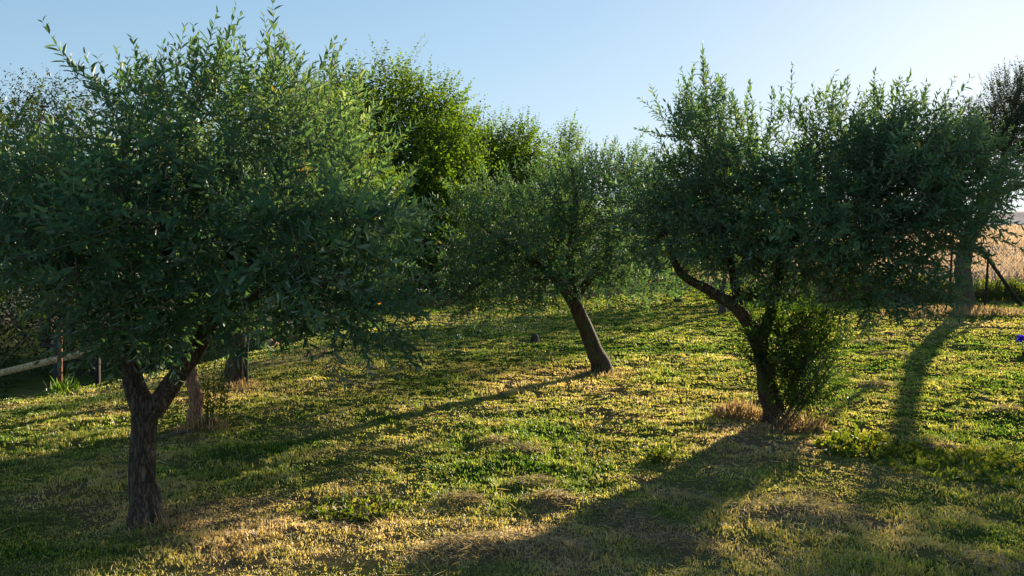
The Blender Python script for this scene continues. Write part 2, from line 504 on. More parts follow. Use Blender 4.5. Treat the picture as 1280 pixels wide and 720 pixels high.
def lawn_mask(x, y):
    edge = (y - 11.45) * .60 - (x + 6.55) * 1.0
    bank = smooth((edge + .1) / .5) * (x < -4.2)
    return bank < .5


def build_grass():
    mb = MB()
    NT = 125000; B = 6
    d0, d1 = 2.7, 28.
    d = d0 * (d1 / d0) ** rng.random(NT)
    x = rng.uniform(-1, 1, NT) * (d * .72 + .8)
    bare = fnoise(x * 3.1, d * 3.1, 66, 3)
    keep = lawn_mask(x, d) & (rng.random(NT) < .25 + .75 * smooth((bare - .30) * 6)); d = d[keep]; x = x[keep]; NT = len(d)
    dr = dryness(x, d)
    hN = fnoise(x * 2.3, d * 2.3, 77, 3); hF = fnoise(x * .5, d * .5, 78, 2)
    h = (.012 + .026 * np.clip((hN - .3) * 2, 0, 1) * (.5 + hF)) * (1 + .02 * d)
    h *= np.where(rng.random(NT) < .05, 1.9, 1.)
    idx = np.repeat(np.arange(NT), B); n = len(idx)
    sc = np.maximum(1, d / 7.)[idx]
    r = rng.normal(0, .016, (n, 2)) * sc[:, None]
    bx = x[idx] + r[:, 0]; by = d[idx] + r[:, 1]
    bz = height(bx, by) - .004
    H = h[idx] * rng.uniform(.45, 1.25, n)
    W = .0021 * np.maximum(1., d[idx] / 3.6) * rng.uniform(.7, 1.5, n)
    az = rng.random(n) * 2 * np.pi
    tilt = rng.uniform(.05, .75, n) + .35 * dr[idx]
    dx = np.cos(az); dy = np.sin(az)
    fa = az + np.pi / 2 + rng.normal(0, .5, n)
    sx = np.cos(fa) * W; sy = np.sin(fa) * W
    base = np.stack([bx, by, bz], 1); up = np.array([0, 0, 1.])
    lean = np.stack([dx, dy, np.zeros(n)], 1)
    mid = base + up * (H * .6)[:, None] + lean * (H * tilt * .4)[:, None]
    tip = base + up * (H * (1 - .35 * tilt))[:, None] + lean * (H * tilt * 1.1)[:, None]
    s3 = np.stack([sx, sy, np.zeros(n)], 1)
    v = np.stack([base - s3, base + s3, mid + s3 * .8, mid - s3 * .8, tip], 1).reshape(-1, 3)
    i = np.arange(n)[:, None] * 5
    ti = np.clip(dr[idx] * .95 + rng.normal(0, .08, NT)[idx] + rng.normal(0, .10, n) + np.where(rng.random(n) < .04, .35, 0), 0, 1)
    mb.add(v, i + np.array([[0, 1, 2, 3]]), i + np.array([[3, 2, 4]]), np.repeat(ti, 5))
    # low clover / plantain leaves between the blades
    m = 26000
    d = d0 * (d1 / d0) ** rng.random(m); x = rng.uniform(-1, 1, m) * (d * .72 + .8)
    pat = fnoise(x * 1.6, d * 1.6, 55, 3)
    k = (rng.random(m) < smooth((pat - .42) * 5)) & lawn_mask(x, d) & (dryness(x, d) < .62)
    d = d[k]; x = x[k]; m = len(d)
    sc = np.maximum(1, d / 6.)
    pos = np.stack([x, d, height(x, d) + rng.uniform(.005, .035, m)], 1)
    az = rng.random(m) * 2 * np.pi
    ax = norm(np.stack([np.cos(az), np.sin(az), rng.uniform(.0, .9, m)], 1))
    nr = norm(np.stack([rng.normal(0, .4, m), rng.normal(0, .4, m), np.ones(m)], 1))
    add_leaves(mb, pos, ax, nr, .026 * sc * rng.uniform(.7, 1.5, m), .012 * sc * rng.uniform(.7, 1.3, m), np.clip(rng.normal(.20, .10, m), 0, 1), simple=True)
    # straw lying on the lawn
    m = 26000
    d = d0 * (15 / d0) ** rng.random(m); x = rng.uniform(-1, 1, m) * (d * .72 + .8)
    k = (rng.random(m) < dryness(x, d) ** 1.5) & lawn_mask(x, d); d = d[k]; x = x[k]; m = len(d)
    pos = np.stack([x, d, height(x, d) + rng.uniform(.008, .04, m)], 1)
    az = rng.random(m) * 2 * np.pi
    ax = norm(np.stack([np.cos(az), np.sin(az), rng.normal(0.05, .2, m)], 1))
    nr = norm(np.stack([rng.normal(0, .5, m), rng.normal(0, .5, m), np.ones(m)], 1))
    add_leaves(mb, pos, ax, nr, rng.uniform(.05, .14, m), .0028 * np.maximum(1, d / 4), np.clip(rng.normal(.85, .12, m), .6, 1), simple=True)
    o = mb.build('grass', M_GRASS)
    o['kind'] = 'stuff'; tag(o, 'short mown lawn grass, green and yellow with dry pinkish patches', 'grass')
    # stubble standing on the field past the fence
    sb = MB(); m = 42000
    d = 30 * (260 / 30.) ** rng.random(m); x = d * rng.uniform(.2, .95, m)
    row = np.round(d / .9) * .9; d = np.where(rng.random(m) < .5, row + rng.normal(0, .05, m), d)
    ax = norm(np.stack([rng.normal(0, .35, m), rng.normal(0, .35, m), np.ones(m)], 1))
    nr = norm(np.stack([rng.normal(0, .6, m), np.ones(m), rng.normal(0, .2, m)], 1))
    add_leaves(sb, np.stack([x, d, height(x, d) - .02], 1), ax, nr, rng.uniform(.15, .4, m) * (1 + d / 90), .012 * (d / 12) * rng.uniform(.6, 1.5, m), rng.uniform(.3, .98, m), simple=True)
    o = sb.build('field_stubble', M_STUB)
    o['kind'] = 'stuff'; tag(o, 'pale dry stubble on the sunlit field beyond the wire fence', 'stubble')


build_grass()


# ------------------------------------------------------------------ trees
def tree(name, label, cat, base, trunk, limbs, blobs, nclump, nshoot, leaf=(.055, .013), bark=None, lmat=None, seed=1, group=None,
         spread=.17, slen=(.14, .34), sp=.027, simple=False, broad=False, twigs=True, tops=(), topn=3, ang=56, droop=.12, upw=.85, mind=.22,
         sides=14, rough=.12, flare=1.35, rmin=.0035, opp=True, bare=0, ground=True):
    """trunk/limbs: lists of (point, radius) from the ground up, world metres"""
    rg = np.random.default_rng(seed)
    bz = gz(base[0], base[1]) if ground else base[2]
    base = np.array([base[0], base[1], bz])
    T = thing(name, label, cat, base, group)
    tb = MB()
    pts = [base + np.array([0, 0, -.08])] + [base + np.array([0, 0, .10])] + [np.array(p) for p, r in trunk]
    rr = [trunk[0][1] * flare * 1.1, trunk[0][1] * (1 + (flare - 1) * .45)] + [r for p, r in trunk]
    tube(tb, pts, rr, sides, .03 if sides > 12 else .08, rough, seed)
    nodes = [np.array(trunk[-1][0])]
    for li, limb in enumerate(limbs):
        lp = [np.array(p) for p, r in limb]; lr = [r for p, r in limb]
        tube(tb, lp, lr, max(8, sides - 4), .04 if sides > 12 else .1, rough * .8, seed + li + 3)
        P, _ = resample(lp, lr, .25)
        nodes += list(P[len(P) // 4:])
    tb.build('trunk', bark or M_BARK, T, sm=True)
    C = sample_blobs(blobs, nclump, rg, mind)
    br = MB(); cr = MB()
    network(nodes, C, br, rg, rmin=rmin, rmax=.04)
    cen = np.mean([b[0] for b in blobs], axis=0)
    zmin, zmax = C[:, 2].min(), C[:, 2].max()
    # shoots
    ns = rg.poisson(nshoot, len(C)) + 2
    idx = np.repeat(np.arange(len(C)), ns); n = len(idx)
    S = C[idx] + rg.normal(0, spread * .55, (n, 3))
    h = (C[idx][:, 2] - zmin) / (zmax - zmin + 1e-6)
    out = norm((C[idx] - cen) * np.array([1, 1, .6]))
    cl = norm(S - C[idx])
    w = (h * (upw + droop) - droop)[:, None]
    D = norm(out * .55 + cl * .6 + np.array([0, 0, 1.]) * w + rg.normal(0, .45, (n, 3)))
    Ln = rg.uniform(slen[0], slen[1], n) * np.where(h > .75, 1.15, 1)
    lean = np.zeros((n, 3)); lean[:, 2] = np.where(h > .5, .12, -.12) * rg.uniform(0, 1, n)
    ct = rg.uniform(.0, .9, len(C))
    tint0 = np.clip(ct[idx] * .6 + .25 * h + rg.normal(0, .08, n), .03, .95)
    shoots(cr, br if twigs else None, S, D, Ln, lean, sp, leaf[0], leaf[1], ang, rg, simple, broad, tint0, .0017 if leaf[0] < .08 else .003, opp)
    # long water shoots that make the outline: (px, py, d, length, tilt_x)
    if len(tops):
        ss, dd, lls = [], [], []
        for (px, py, d, L_, tx) in tops:
            tip = at(px, py, d)
            for k in range(topn):
                dr = norm(np.array([tx + rg.normal(0, .16), rg.normal(0, .15), 1.]))
                l2 = L_ * (1 if k == 0 else rg.uniform(.45, .85))
                tp = tip if k == 0 else tip - dr * L_ * rg.uniform(.1, .6) + rg.normal(0, .06, 3)
                ss.append(tp - dr * l2); dd.append(dr); lls.append(l2)
        ss = np.array(ss); dd = np.array(dd); lls = np.array(lls)
        ln = np.zeros_like(ss)
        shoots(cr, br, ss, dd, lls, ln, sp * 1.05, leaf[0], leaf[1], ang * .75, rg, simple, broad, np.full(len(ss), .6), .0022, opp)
    if bare:
        for k in range(bare):
            c = C[rg.integers(len(C))]; dv = norm(rg.normal(size=3) + norm(c - cen) * .7 + [0, 0, .3]); l = rg.uniform(.25, .6)
            m_ = c + dv * l * .5 + rg.normal(0, .04, 3); e_ = m_ + norm(dv + rg.normal(0, .4, 3)) * l * .5
            tube(br, [c, m_, e_], [.004, .0028, .0012], 4, .06, cap=False, a=.9)
    br.build('branches', M_TWIG, T)
    cr.build('crown', lmat or M_OLIVE, T)
    return T, C


def tr(px, py, d, r):
    return (at(px, py, d), r)


GO = 'olive trees standing on the lawn'
# --- T1 front left
tree('olive_tree', 'large near olive tree on the left with dark forked trunk in the foreground', 'olive tree',
     at(183, 660, 4.8), [tr(178, 600, 4.8, .080), tr(180, 540, 4.8, .072), tr(183, 500, 4.8, .080)],
     [[tr(181, 512, 4.8, .07), tr(166, 470, 4.78, .056), tr(160, 400, 4.7, .045), tr(150, 300, 4.6, .030), tr(165, 200, 4.6, .018)],
      [tr(190, 515, 4.8, .065), tr(222, 470, 4.75, .055), tr(255, 420, 4.7, .048), tr(290, 330, 4.6, .034), tr(300, 220, 4.6, .02)],
      [tr(255, 420, 4.7, .04), tr(320, 370, 4.5, .028), tr(400, 320, 4.3, .018)],
      [tr(160, 400, 4.7, .035), tr(90, 350, 4.4, .025), tr(30, 320, 4.2, .016)],
      [tr(200, 400, 4.7, .035), tr(210, 330, 4.3, .025), tr(200, 260, 4.1, .016)]],
     [blob(235, 285, 165, 112, 4.7, 1.0), blob(75, 290, 100, 75, 4.6, .8, .75), blob(400, 305, 95, 88, 4.3, .7, 1.1), blob(285, 172, 95, 52, 4.7, .5), blob(180, 175, 50, 40, 4.7, .35, .7),
      blob(390, 178, 48, 42, 4.7, .35), blob(200, 372, 82, 45, 4.3, .55), blob(20, 290, 50, 70, 4.6, .6), blob(155, 385, 42, 34, 4.4, .4, .7),
      blob(440, 370, 60, 50, 4.4, .4, .8)],
     160, 15, leaf=(.079, .0245), seed=11, group=GO, sides=28, rough=.2, flare=1.55, bare=130, spread=.155, slen=(.14, .32), mind=.23, sp=.030,
     tops=[(295, 8, 4.7, .42, .25), (275, 40, 4.7, .35, .1), (205, 60, 4.6, .35, -.05), (172, 62, 4.7, .28, 0), (248, 45, 4.7, .35, -.1), (330, 22, 4.7, .32, -.35),
           (350, 40, 4.7, .3, -.2), (430, 52, 4.7, .36, .55), (132, 108, 4.6, .25, -.3), (345, 60, 4.7, .3, .1), (145, 62, 4.7, .26, -.1), (392, 80, 4.7, .3, .3),
           (60, 150, 4.7, .3, -.2), (230, 35, 4.8, .3, .05), (300, 20, 4.7, .5, .3), (355, 45, 4.7, .45, .2), (165, 100, 4.7, .35, -.2), (185, 75, 4.7, .4, -.2)], topn=4)

# --- T2 slim reddish trunk
tree('olive_tree', 'young olive with slim reddish trunk between the two larger left trunks', 'olive tree',
     at(243, 530, 7.5), [tr(246, 500, 7.5, .062), tr(238, 468, 7.5, .058), tr(234, 420, 7.5, .055)],
     [[tr(234, 420, 7.5, .05), tr(222, 370, 7.5, .04), tr(200, 300, 7.5, .03)], [tr(234, 425, 7.5, .045), tr(260, 360, 7.5, .035), tr(290, 290, 7.5, .02)]],
     [blob(240, 290, 120, 85, 7.6, .9), blob(150, 290, 70, 55, 7.6, .8)], 70, 12, leaf=(.076, .025), bark=M_BARK_R, seed=12, group=GO, sides=14, mind=.25, spread=.25, slen=(.16, .36), simple=True)

# --- T3
tree('olive_tree', 'mid distance olive behind the near one with straight brown trunk', 'olive tree',
     at(294, 474, 10), [tr(297, 440, 10, .115), tr(302, 405, 10, .10)],
     [[tr(301, 410, 10, .085), tr(290, 350, 10, .06), tr(270, 270, 10, .04)], [tr(302, 410, 10, .085), tr(345, 365, 9.9, .06), tr(400, 290, 9.8, .04), tr(420, 200, 9.8, .025)],
      [tr(345, 365, 9.9, .045), tr(420, 345, 9.6, .03), tr(470, 320, 9.5, .02)]],
     [blob(350, 240, 130, 125, 10, 1.4), blob(430, 300, 75, 75, 9.6, 1.0), blob(385, 180, 60, 50, 9.9, .8), blob(250, 250, 100, 90, 10.2, 1.), blob(370, 360, 70, 40, 9.6, .7)],
     150, 12, leaf=(.075, .024), lmat=M_OLIVE_Y, seed=13, group=GO, sides=14, mind=.28, spread=.27, slen=(.2, .42),
     tops=[(448, 96, 9.9, .5, .4), (462, 150, 9.9, .4, .5), (415, 84, 9.9, .4, .1), (380, 85, 9.9, .4, 0), (490, 190, 9.8, .4, .5)])

# --- T4 centre, leaning
tree('olive_tree', 'leaning olive tree in the middle of the lawn with dark slanting trunk', 'olive tree',
     at(752, 467, 10.8), [tr(744, 440, 10.8, .115), tr(730, 405, 10.8, .10), tr(716, 375, 10.8, .095)],
     [[tr(718, 380, 10.8, .08), tr(690, 345, 10.7, .06), tr(640, 310, 10.6, .035), tr(600, 280, 10.6, .02)],
      [tr(716, 376, 10.8, .075), tr(712, 320, 10.8, .055), tr(720, 260, 10.8, .035), tr(715, 210, 10.8, .02)],
      [tr(718, 376, 10.8, .06), tr(750, 330, 10.7, .045), tr(790, 280, 10.6, .025)]],
     [blob(705, 300, 105, 75, 10.8, 1.3, 1.1), blob(620, 310, 65, 75, 10.6, 1.0, 1.1), blob(780, 280, 75, 75, 10.7, 1.0), blob(740, 238, 70, 28, 10.8, .7), blob(640, 362, 55, 24, 10.3, .6, .8),
      blob(775, 340, 65, 28, 10.5, .7, .8), blob(590, 330, 40, 60, 10.6, .6), blob(825, 290, 35, 60, 10.7, .6)],
     180, 15, leaf=(.076, .025), seed=14, group=GO, bark=M_BARK_M, sides=16, mind=.24, spread=.20, slen=(.16, .36), sp=.031,
     tops=[(700, 205, 10.8, .35, 0), (745, 180, 10.8, .4, .05), (772, 172, 10.8, .42, -.05), (800, 178, 10.8, .42, .1), (720, 195, 10.8, .35, -.1), (825, 195, 10.8, .4, .2),
           (760, 190, 10.8, .35, 0), (785, 180, 10.8, .4, .1), (812, 188, 10.8, .4, 0), (640, 232, 10.6, .35, -.1), (610, 240, 10.6, .35, -.2), (655, 228, 10.7, .35, 0)])

# --- T5 right
T5, _ = tree('olive_tree', 'near right olive tree with curved forking trunk and leafy suckers at its foot', 'olive tree',
     at(968, 532, 7.6), [tr(960, 490, 7.6, .092), tr(955, 450, 7.6, .082), tr(944, 412, 7.6, .082)],
     [[tr(946, 418, 7.6, .07), tr(920, 385, 7.55, .062), tr(885, 362, 7.5, .050), tr(850, 340, 7.4, .035), tr(830, 290, 7.4, .022)],
      [tr(925, 390, 7.56, .05), tr(918, 350, 7.6, .042), tr(905, 290, 7.6, .03), tr(890, 200, 7.6, .018)],
      [tr(950, 430, 7.6, .06), tr(968, 375, 7.6, .052), tr(978, 320, 7.6, .045), tr(1000, 270, 7.5, .03), tr(1010, 180, 7.5, .018)],
      [tr(982, 310, 7.6, .035), tr(1040, 270, 7.4, .03), tr(1110, 240, 7.2, .022), tr(1170, 220, 7.1, .014)]],
     [blob(985, 275, 105, 66, 7.5, 1.1), blob(895, 245, 62, 78, 7.6, .8), blob(1120, 245, 95, 80, 7.1, .9, 1.15), blob(875, 305, 60, 36, 7.4, .6), blob(1160, 245, 55, 65, 6.9, .6, 1.2),
      blob(1090, 325, 70, 30, 7.0, .5, .7), blob(840, 280, 45, 60, 7.5, .6), blob(872, 165, 32, 35, 7.6, .35, .8), blob(1090, 200, 105, 34, 7.4, .7), blob(1115, 350, 58, 30, 6.9, .4, .75)],
     235, 13, leaf=(.083, .0265), seed=15, group=GO, bark=M_BARK_M, sides=18, bare=110, mind=.23, spread=.165, sp=.032, slen=(.16, .36),
     tops=[(878, 56, 7.6, .62, 0), (866, 85, 7.6, .5, -.1), (850, 120, 7.6, .35, -.2), (832, 128, 7.6, .35, -.5), (938, 102, 7.6, .5, 0), (965, 112, 7.5, .35, .05),
           (915, 112, 7.6, .35, -.1), (990, 82, 7.5, .6, -.25), (1044, 90, 7.4, .5, .35), (1055, 105, 7.4, .3, .3), (1010, 118, 7.5, .4, -.1), (895, 95, 7.6, .35, .1),
           (1092, 100, 7.4, .35, 0), (1130, 112, 7.3, .35, 0), (828, 185, 7.6, .3, -.4), (980, 120, 7.5, .3, 0), (1075, 120, 7.4, .3, 0), (1100, 108, 7.3, .3, 0), (1115, 104, 7.3, .3, .1), (1145, 112, 7.2, .3, 0), (1160, 108, 7.2, .3, .1), (1180, 120, 7.1, .4, .1), (1200, 128, 7.0, .4, .2), (905, 120, 7.6, .55, .05), (925, 130, 7.6, .5, 0), (855, 105, 7.6, .5, -.25), (1015, 105, 7.5, .5, .1), (1060, 96, 7.4, .45, .2), (1218, 140, 7.0, .3, .4), (950, 130, 7.5, .3, 0)], topn=4)
# suckers
rgs = np.random.default_rng(5)
sk = MB(); st = MB()
NS = 250
pb = at(968, 532, 7.6); pb[2] = gz(pb[0], pb[1])
S = np.stack([pb[0] + .17 + rgs.normal(0, .16, NS), pb[1] - .1 + rgs.normal(0, .14, NS), pb[2] + .22 + rgs.uniform(-.1, .75, NS)], 1)
D = norm(np.stack([rgs.normal(.28, .4, NS), rgs.normal(-.1, .35, NS), rgs.uniform(.1, 1.0, NS)], 1))
shoots(sk, st, S, D, rgs.uniform(.2, .5, NS), rgs.normal(0, .1, (NS, 3)), .026, .062, .030, 62, rgs, tint0=rgs.uniform(.2, .8, NS))
S = np.stack([pb[0] - .12 + rgs.normal(0, .08, 50), pb[1] - .1 + rgs.normal(0, .1, 50), pb[2] + .35 + rgs.uniform(-.1, .6, 50)], 1)
shoots(sk, st, S, norm(np.stack([rgs.normal(-.25, .3, 50), rgs.normal(-.1, .3, 50), rgs.uniform(.4, 1.2, 50)], 1)), rgs.uniform(.15, .35, 50), rgs.normal(0, .1, (50, 3)), .026, .062, .030, 62, rgs)
for k in range(16):
    p0 = pb + np.array([rgs.uniform(-.06, .22), rgs.uniform(-.15, .05), 0])
    p1 = p0 + np.array([rgs.normal(.12, .12), rgs.normal(-.05, .1), rgs.uniform(.35, .6)])
    p2 = p1 + np.array([rgs.normal(.1, .15), rgs.normal(-.05, .1), rgs.uniform(.2, .4)])
    tube(st, [p0, p1, p2], [.007, .005, .002], 5, .1)
so = sk.build('sucker_shoots', M_SUCK, T5)
st.build('sucker_stems', M_TWIG, T5)

# --- T6 far right big olive with two crowns
tree('olive_tree', 'big old olive beside the wire fence at the right edge with thick grey trunk', 'olive tree',
     at(1207, 389, 18), [tr(1206, 365, 18, .19), tr(1204, 335, 18, .175), tr(1207, 305, 18, .17)],
     [[tr(1207, 310, 18, .14), tr(1222, 280, 18, .13), tr(1240, 250, 18, .10), tr(1262, 236, 18, .08), tr(1300, 225, 18, .05)],
      [tr(1240, 250, 18, .08), tr(1246, 215, 18, .06), tr(1270, 160, 18, .03)],
      [tr(1190, 285, 17.9, .07), tr(1195, 220, 18, .05), tr(1200, 170, 18, .03)]],
     [blob(1285, 152, 50, 45, 18, .9, 1.2), blob(1250, 182, 32, 26, 18, .6), blob(1278, 205, 34, 22, 18, .5, .8), blob(1215, 175, 26, 24, 18, .5, .6)],
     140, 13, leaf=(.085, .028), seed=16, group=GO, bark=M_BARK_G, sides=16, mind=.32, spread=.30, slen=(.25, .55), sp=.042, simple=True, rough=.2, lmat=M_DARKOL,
     tops=[(1262, 82, 18, .6, -.1), (1276, 75, 18, .6, .1), (1245, 105, 18, .6, -.3), (1190, 128, 17.5, .5, .1), (1215, 122, 18, .5, 0),
           (1290, 70, 18, .6, .1)])

# --- T7 far thin trunk
tree('olive_tree', 'far small olive with thin pale trunk seen through the limbs of the right tree', 'olive tree',
     at(903, 393, 20), [tr(902, 380, 20, .085), tr(904, 355, 20, .075), tr(906, 335, 20, .07)],
     [[tr(906, 337, 20, .06), tr(890, 310, 20, .04), tr(870, 280, 20, .03)], [tr(906, 337, 20, .06), tr(925, 305, 20, .04), tr(940, 270, 20, .03)]],
     [blob(900, 285, 60, 32, 20, .9)], 45, 10, leaf=(.09, .026), lmat=M_OLIVE_Y, bark=M_BARK_G, seed=17, group=GO, sides=10, mind=.4,
     spread=.4, slen=(.3, .6), sp=.05, simple=True)

tree('olive_tree', 'far olive at the back edge showing between the leaning tree and the right tree', 'olive tree',
     at(848, 384, 24.5), [tr(848, 370, 24.5, .11), tr(850, 350, 24.5, .10)],
     [[tr(850, 352, 24.5, .08), tr(830, 310, 24.5, .06), tr(815, 270, 24.5, .03)], [tr(850, 352, 24.5, .08), tr(875, 310, 24.5, .06), tr(890, 260, 24.5, .03)]],
     [blob(850, 295, 80, 50, 24.5, 1.5), blob(850, 255, 50, 25, 24.5, 1.)], 130, 11, leaf=(.10, .03), lmat=M_OLIVE_Y, bark=M_BARK_G, seed=18, group=GO, sides=10, mind=.4,
     spread=.4, slen=(.3, .6), sp=.05, simple=True)

# --- T9 left edge
tree('olive_tree', 'olive at the left edge with yellowish sunlit top, its trunk outside the picture', 'olive tree',
     at(-120, 480, 7.4), [tr(-118, 440, 7.4, .09), tr(-110, 380, 7.4, .08)],
     [[tr(-110, 385, 7.4, .07), tr(-60, 320, 7.4, .05), tr(0, 260, 7.3, .03)], [tr(-110, 385, 7.4, .06), tr(-130, 300, 7.4, .04)]],
     [blob(-10, 275, 95, 95, 7.3, .9), blob(-120, 270, 100, 100, 7.4, .9), blob(20, 300, 60, 50, 7.2, .7)], 110, 12, leaf=(.075, .024), lmat=M_OLIVE_Y, seed=19, group=GO, sides=12, mind=.25,
     spread=.25, slen=(.18, .4), tops=[(40, 140, 7.3, .4, .1), (20, 155, 7.3, .35, 0), (60, 165, 7.3, .35, .2), (5, 165, 7.3, .35, -.1), (75, 180, 7.3, .3, .2)])

# --- background broadleaf trees
GB = 'broadleaf trees behind the lawn'
BK = dict(broad=False, opp=False, simple=False, ang=70, sides=10, twigs=True)
tree('broadleaf_tree', 'tall bright green broadleaf tree rising behind the left olives', 'tree',
     at(500, 383, 27), [tr(500, 340, 27, .22), tr(498, 290, 27, .2)],
     [[tr(498, 295, 27, .16), tr(470, 230, 27, .1), tr(450, 150, 27, .05)], [tr(498, 295, 27, .16), tr(525, 220, 27, .1), tr(530, 140, 27, .05)], [tr(500, 280, 27, .12), tr(560, 240, 26, .06)]],
     [blob(480, 190, 75, 75, 27, 2.0), blob(530, 235, 68, 80, 26, 2.0), blob(520, 320, 70, 55, 26.5, 1.8), blob(555, 210, 40, 55, 26.5, 1.4), blob(440, 150, 60, 45, 27, 1.5), blob(540, 155, 38, 42, 27.5, 1.3), blob(425, 270, 60, 80, 27, 1.5), blob(555, 290, 30, 60, 26, 1.2),
      blob(505, 120, 35, 25, 27, 1.0)],
     330, 26, leaf=(.135, .10), lmat=M_BROAD, seed=21, group=GB, mind=.5, spread=.6, slen=(.4, .85), sp=.075, rmin=.009, upw=.5, droop=.2, **BK)
tree('broadleaf_tree', 'rounded broadleaf tree with bare dead twigs sticking out of its top', 'tree',
     at(625, 383, 31), [tr(625, 340, 31, .2), tr(622, 290, 31, .18)],
     [[tr(622, 295, 31, .14), tr(600, 240, 31, .09), tr(590, 190, 31, .05)], [tr(622, 295, 31, .14), tr(640, 230, 31, .09), tr(650, 190, 31, .05)]],
     [blob(600, 230, 50, 60, 31, 1.8), blob(645, 215, 38, 45, 31, 1.5), blob(570, 220, 40, 60, 31, 1.8), blob(650, 290, 55, 60, 31, 1.8), blob(580, 310, 50, 50, 30, 1.5)],
     280, 26, leaf=(.14, .10), lmat=M_BROAD, seed=22, group=GB, mind=.5, spread=.55, slen=(.4, .9), sp=.08, rmin=.009, upw=.6, droop=.2,
     tops=[(585, 150, 31, 1.0, 0), (650, 158, 31, 1.0, .1), (668, 165, 31, 1.0, .2), (610, 155, 31, .8, 0), (565, 148, 31, .9, 0), (672, 190, 31, .9, .4)], **BK)
dead = MB()
rgd = np.random.default_rng(9)
bt = [o for o in bpy.data.objects if o.name == 'broadleaf_tree.001'][0]
for px, py, ex in [(600, 130, -6), (608, 155, 3), (614, 150, 2), (582, 150, -8), (628, 165, 10), (592, 145, -4), (618, 138, 2), (633, 155, 12), (604, 140, 8)]:
    a_ = at(606 + (px - 606) * .3, 225, 31); b_ = at(606 + (px - 606) * .7, 185, 31); c_ = at(px, py, 31); c2 = at(px + ex * .5, py + 12, 31)
    tube(dead, [a_, b_, (b_ + c2) / 2 + rgd.normal(0, .06, 3), c_], [.03, .02, .014, .007], 5, .3)
dead.build('dead_twigs', M_TWIG, bt, label='bare dead twigs above the crown')
tree('poplar_tree', 'narrow poplar top standing alone above the middle olive', 'poplar',
     at(712, 370, 40), [tr(712, 330, 40, .2), tr(712, 270, 40, .16), tr(711, 220, 40, .08)], [[tr(711, 220, 40, .08), tr(711, 190, 40, .05), tr(712, 165, 40, .02)]],
     [blob(710, 205, 17, 42, 40, .7), blob(712, 250, 22, 45, 40, .9), blob(712, 170, 8, 18, 40, .3)], 75, 13, leaf=(.17, .12), lmat=M_BROAD, seed=23, mind=.3, spread=.35,
     slen=(.4, .8), sp=.12, rmin=.01, upw=1.4, droop=-.5, **BK)
tree('walnut_tree', 'dark feathery broadleaf tree showing above the olives at the far left', 'tree',
     at(60, 400, 22), [tr(60, 330, 22, .16), tr(60, 260, 22, .13)], [[tr(60, 265, 22, .11), tr(40, 190, 22, .06)], [tr(60, 265, 22, .11), tr(90, 180, 22, .06)]],
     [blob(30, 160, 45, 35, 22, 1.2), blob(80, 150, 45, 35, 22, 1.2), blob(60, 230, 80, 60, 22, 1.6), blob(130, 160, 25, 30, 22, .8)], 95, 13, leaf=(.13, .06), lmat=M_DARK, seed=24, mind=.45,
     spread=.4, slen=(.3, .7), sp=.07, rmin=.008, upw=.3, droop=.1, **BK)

# --- shrubs and hedge bushes at the back and at the left
GS = 'bushes along the far edge of the lawn'


def shrub(name, label, cat, px, py, d, w, h, n, lmat, seed, leaf=(.09, .045), group=None, ns=11, stems=5, up=.5, dpt=None, sl=(.2, .5), spc=.06):
    rg = np.random.default_rng(seed)
    b = at(px, py, d); b[2] = gz(b[0], b[1])
    T = thing(name, label, cat, b, group)
    dp = dpt or w * .7
    bl = [(b + np.array([0, 0, h * .45]), np.array([w, dp, h * .5]), 1.)]
    for k in range(5):
        bl.append((b + np.array([rg.uniform(-w, w) * .7, rg.uniform(-dp, dp) * .5, h * rg.uniform(.3, .75)]), np.array([w * .45, dp * .5, h * rg.uniform(.25, .38)]), 1.2))
    C = sample_blobs(bl, n, rg, (w * w * h / n) ** .333 * .8)
    C[:, 2] = np.maximum(C[:, 2], b[2] + .08)
    st = MB(); fo = MB()
    nodes = []
    for k in range(stems):
        e = b + np.array([rg.uniform(-w, w) * .5, rg.uniform(-dp, dp) * .4, h * rg.uniform(.35, .6)])
        s0 = b + np.array([rg.uniform(-.03, .03), rg.uniform(-.03, .03), -.05])
        tube(st, [s0, (s0 + e) / 2 + rg.normal(0, .05, 3), e], [.03, .022, .015], 6, .15)
        nodes += [(s0 + e) / 2, e]
    network(nodes, C, st, rg, rmin=.005, rmax=.02, sides=4)
    idx = np.repeat(np.arange(n if len(C) == n else len(C)), ns); m = len(idx)
    sprd = (w * w * h / n) ** .333
    S = C[idx] + rg.normal(0, sprd * .45, (m, 3)); S[:, 2] = np.maximum(S[:, 2], b[2] + .03)
    D = norm(norm(C[idx] - b - np.array([0, 0, h * .4])) * .6 + rg.normal(0, .5, (m, 3)) + np.array([0, 0, up]))
    shoots(fo, st, S, D, rg.uniform(*sl, m), rg.normal(0, .1, (m, 3)), spc, leaf[0], leaf[1], 65, rg, simple=True, opp=False, tint0=rg.uniform(.1, .9, m), twr=.004)
    st.build('stems', M_TWIG, T); fo.build('foliage', lmat, T)
    return T


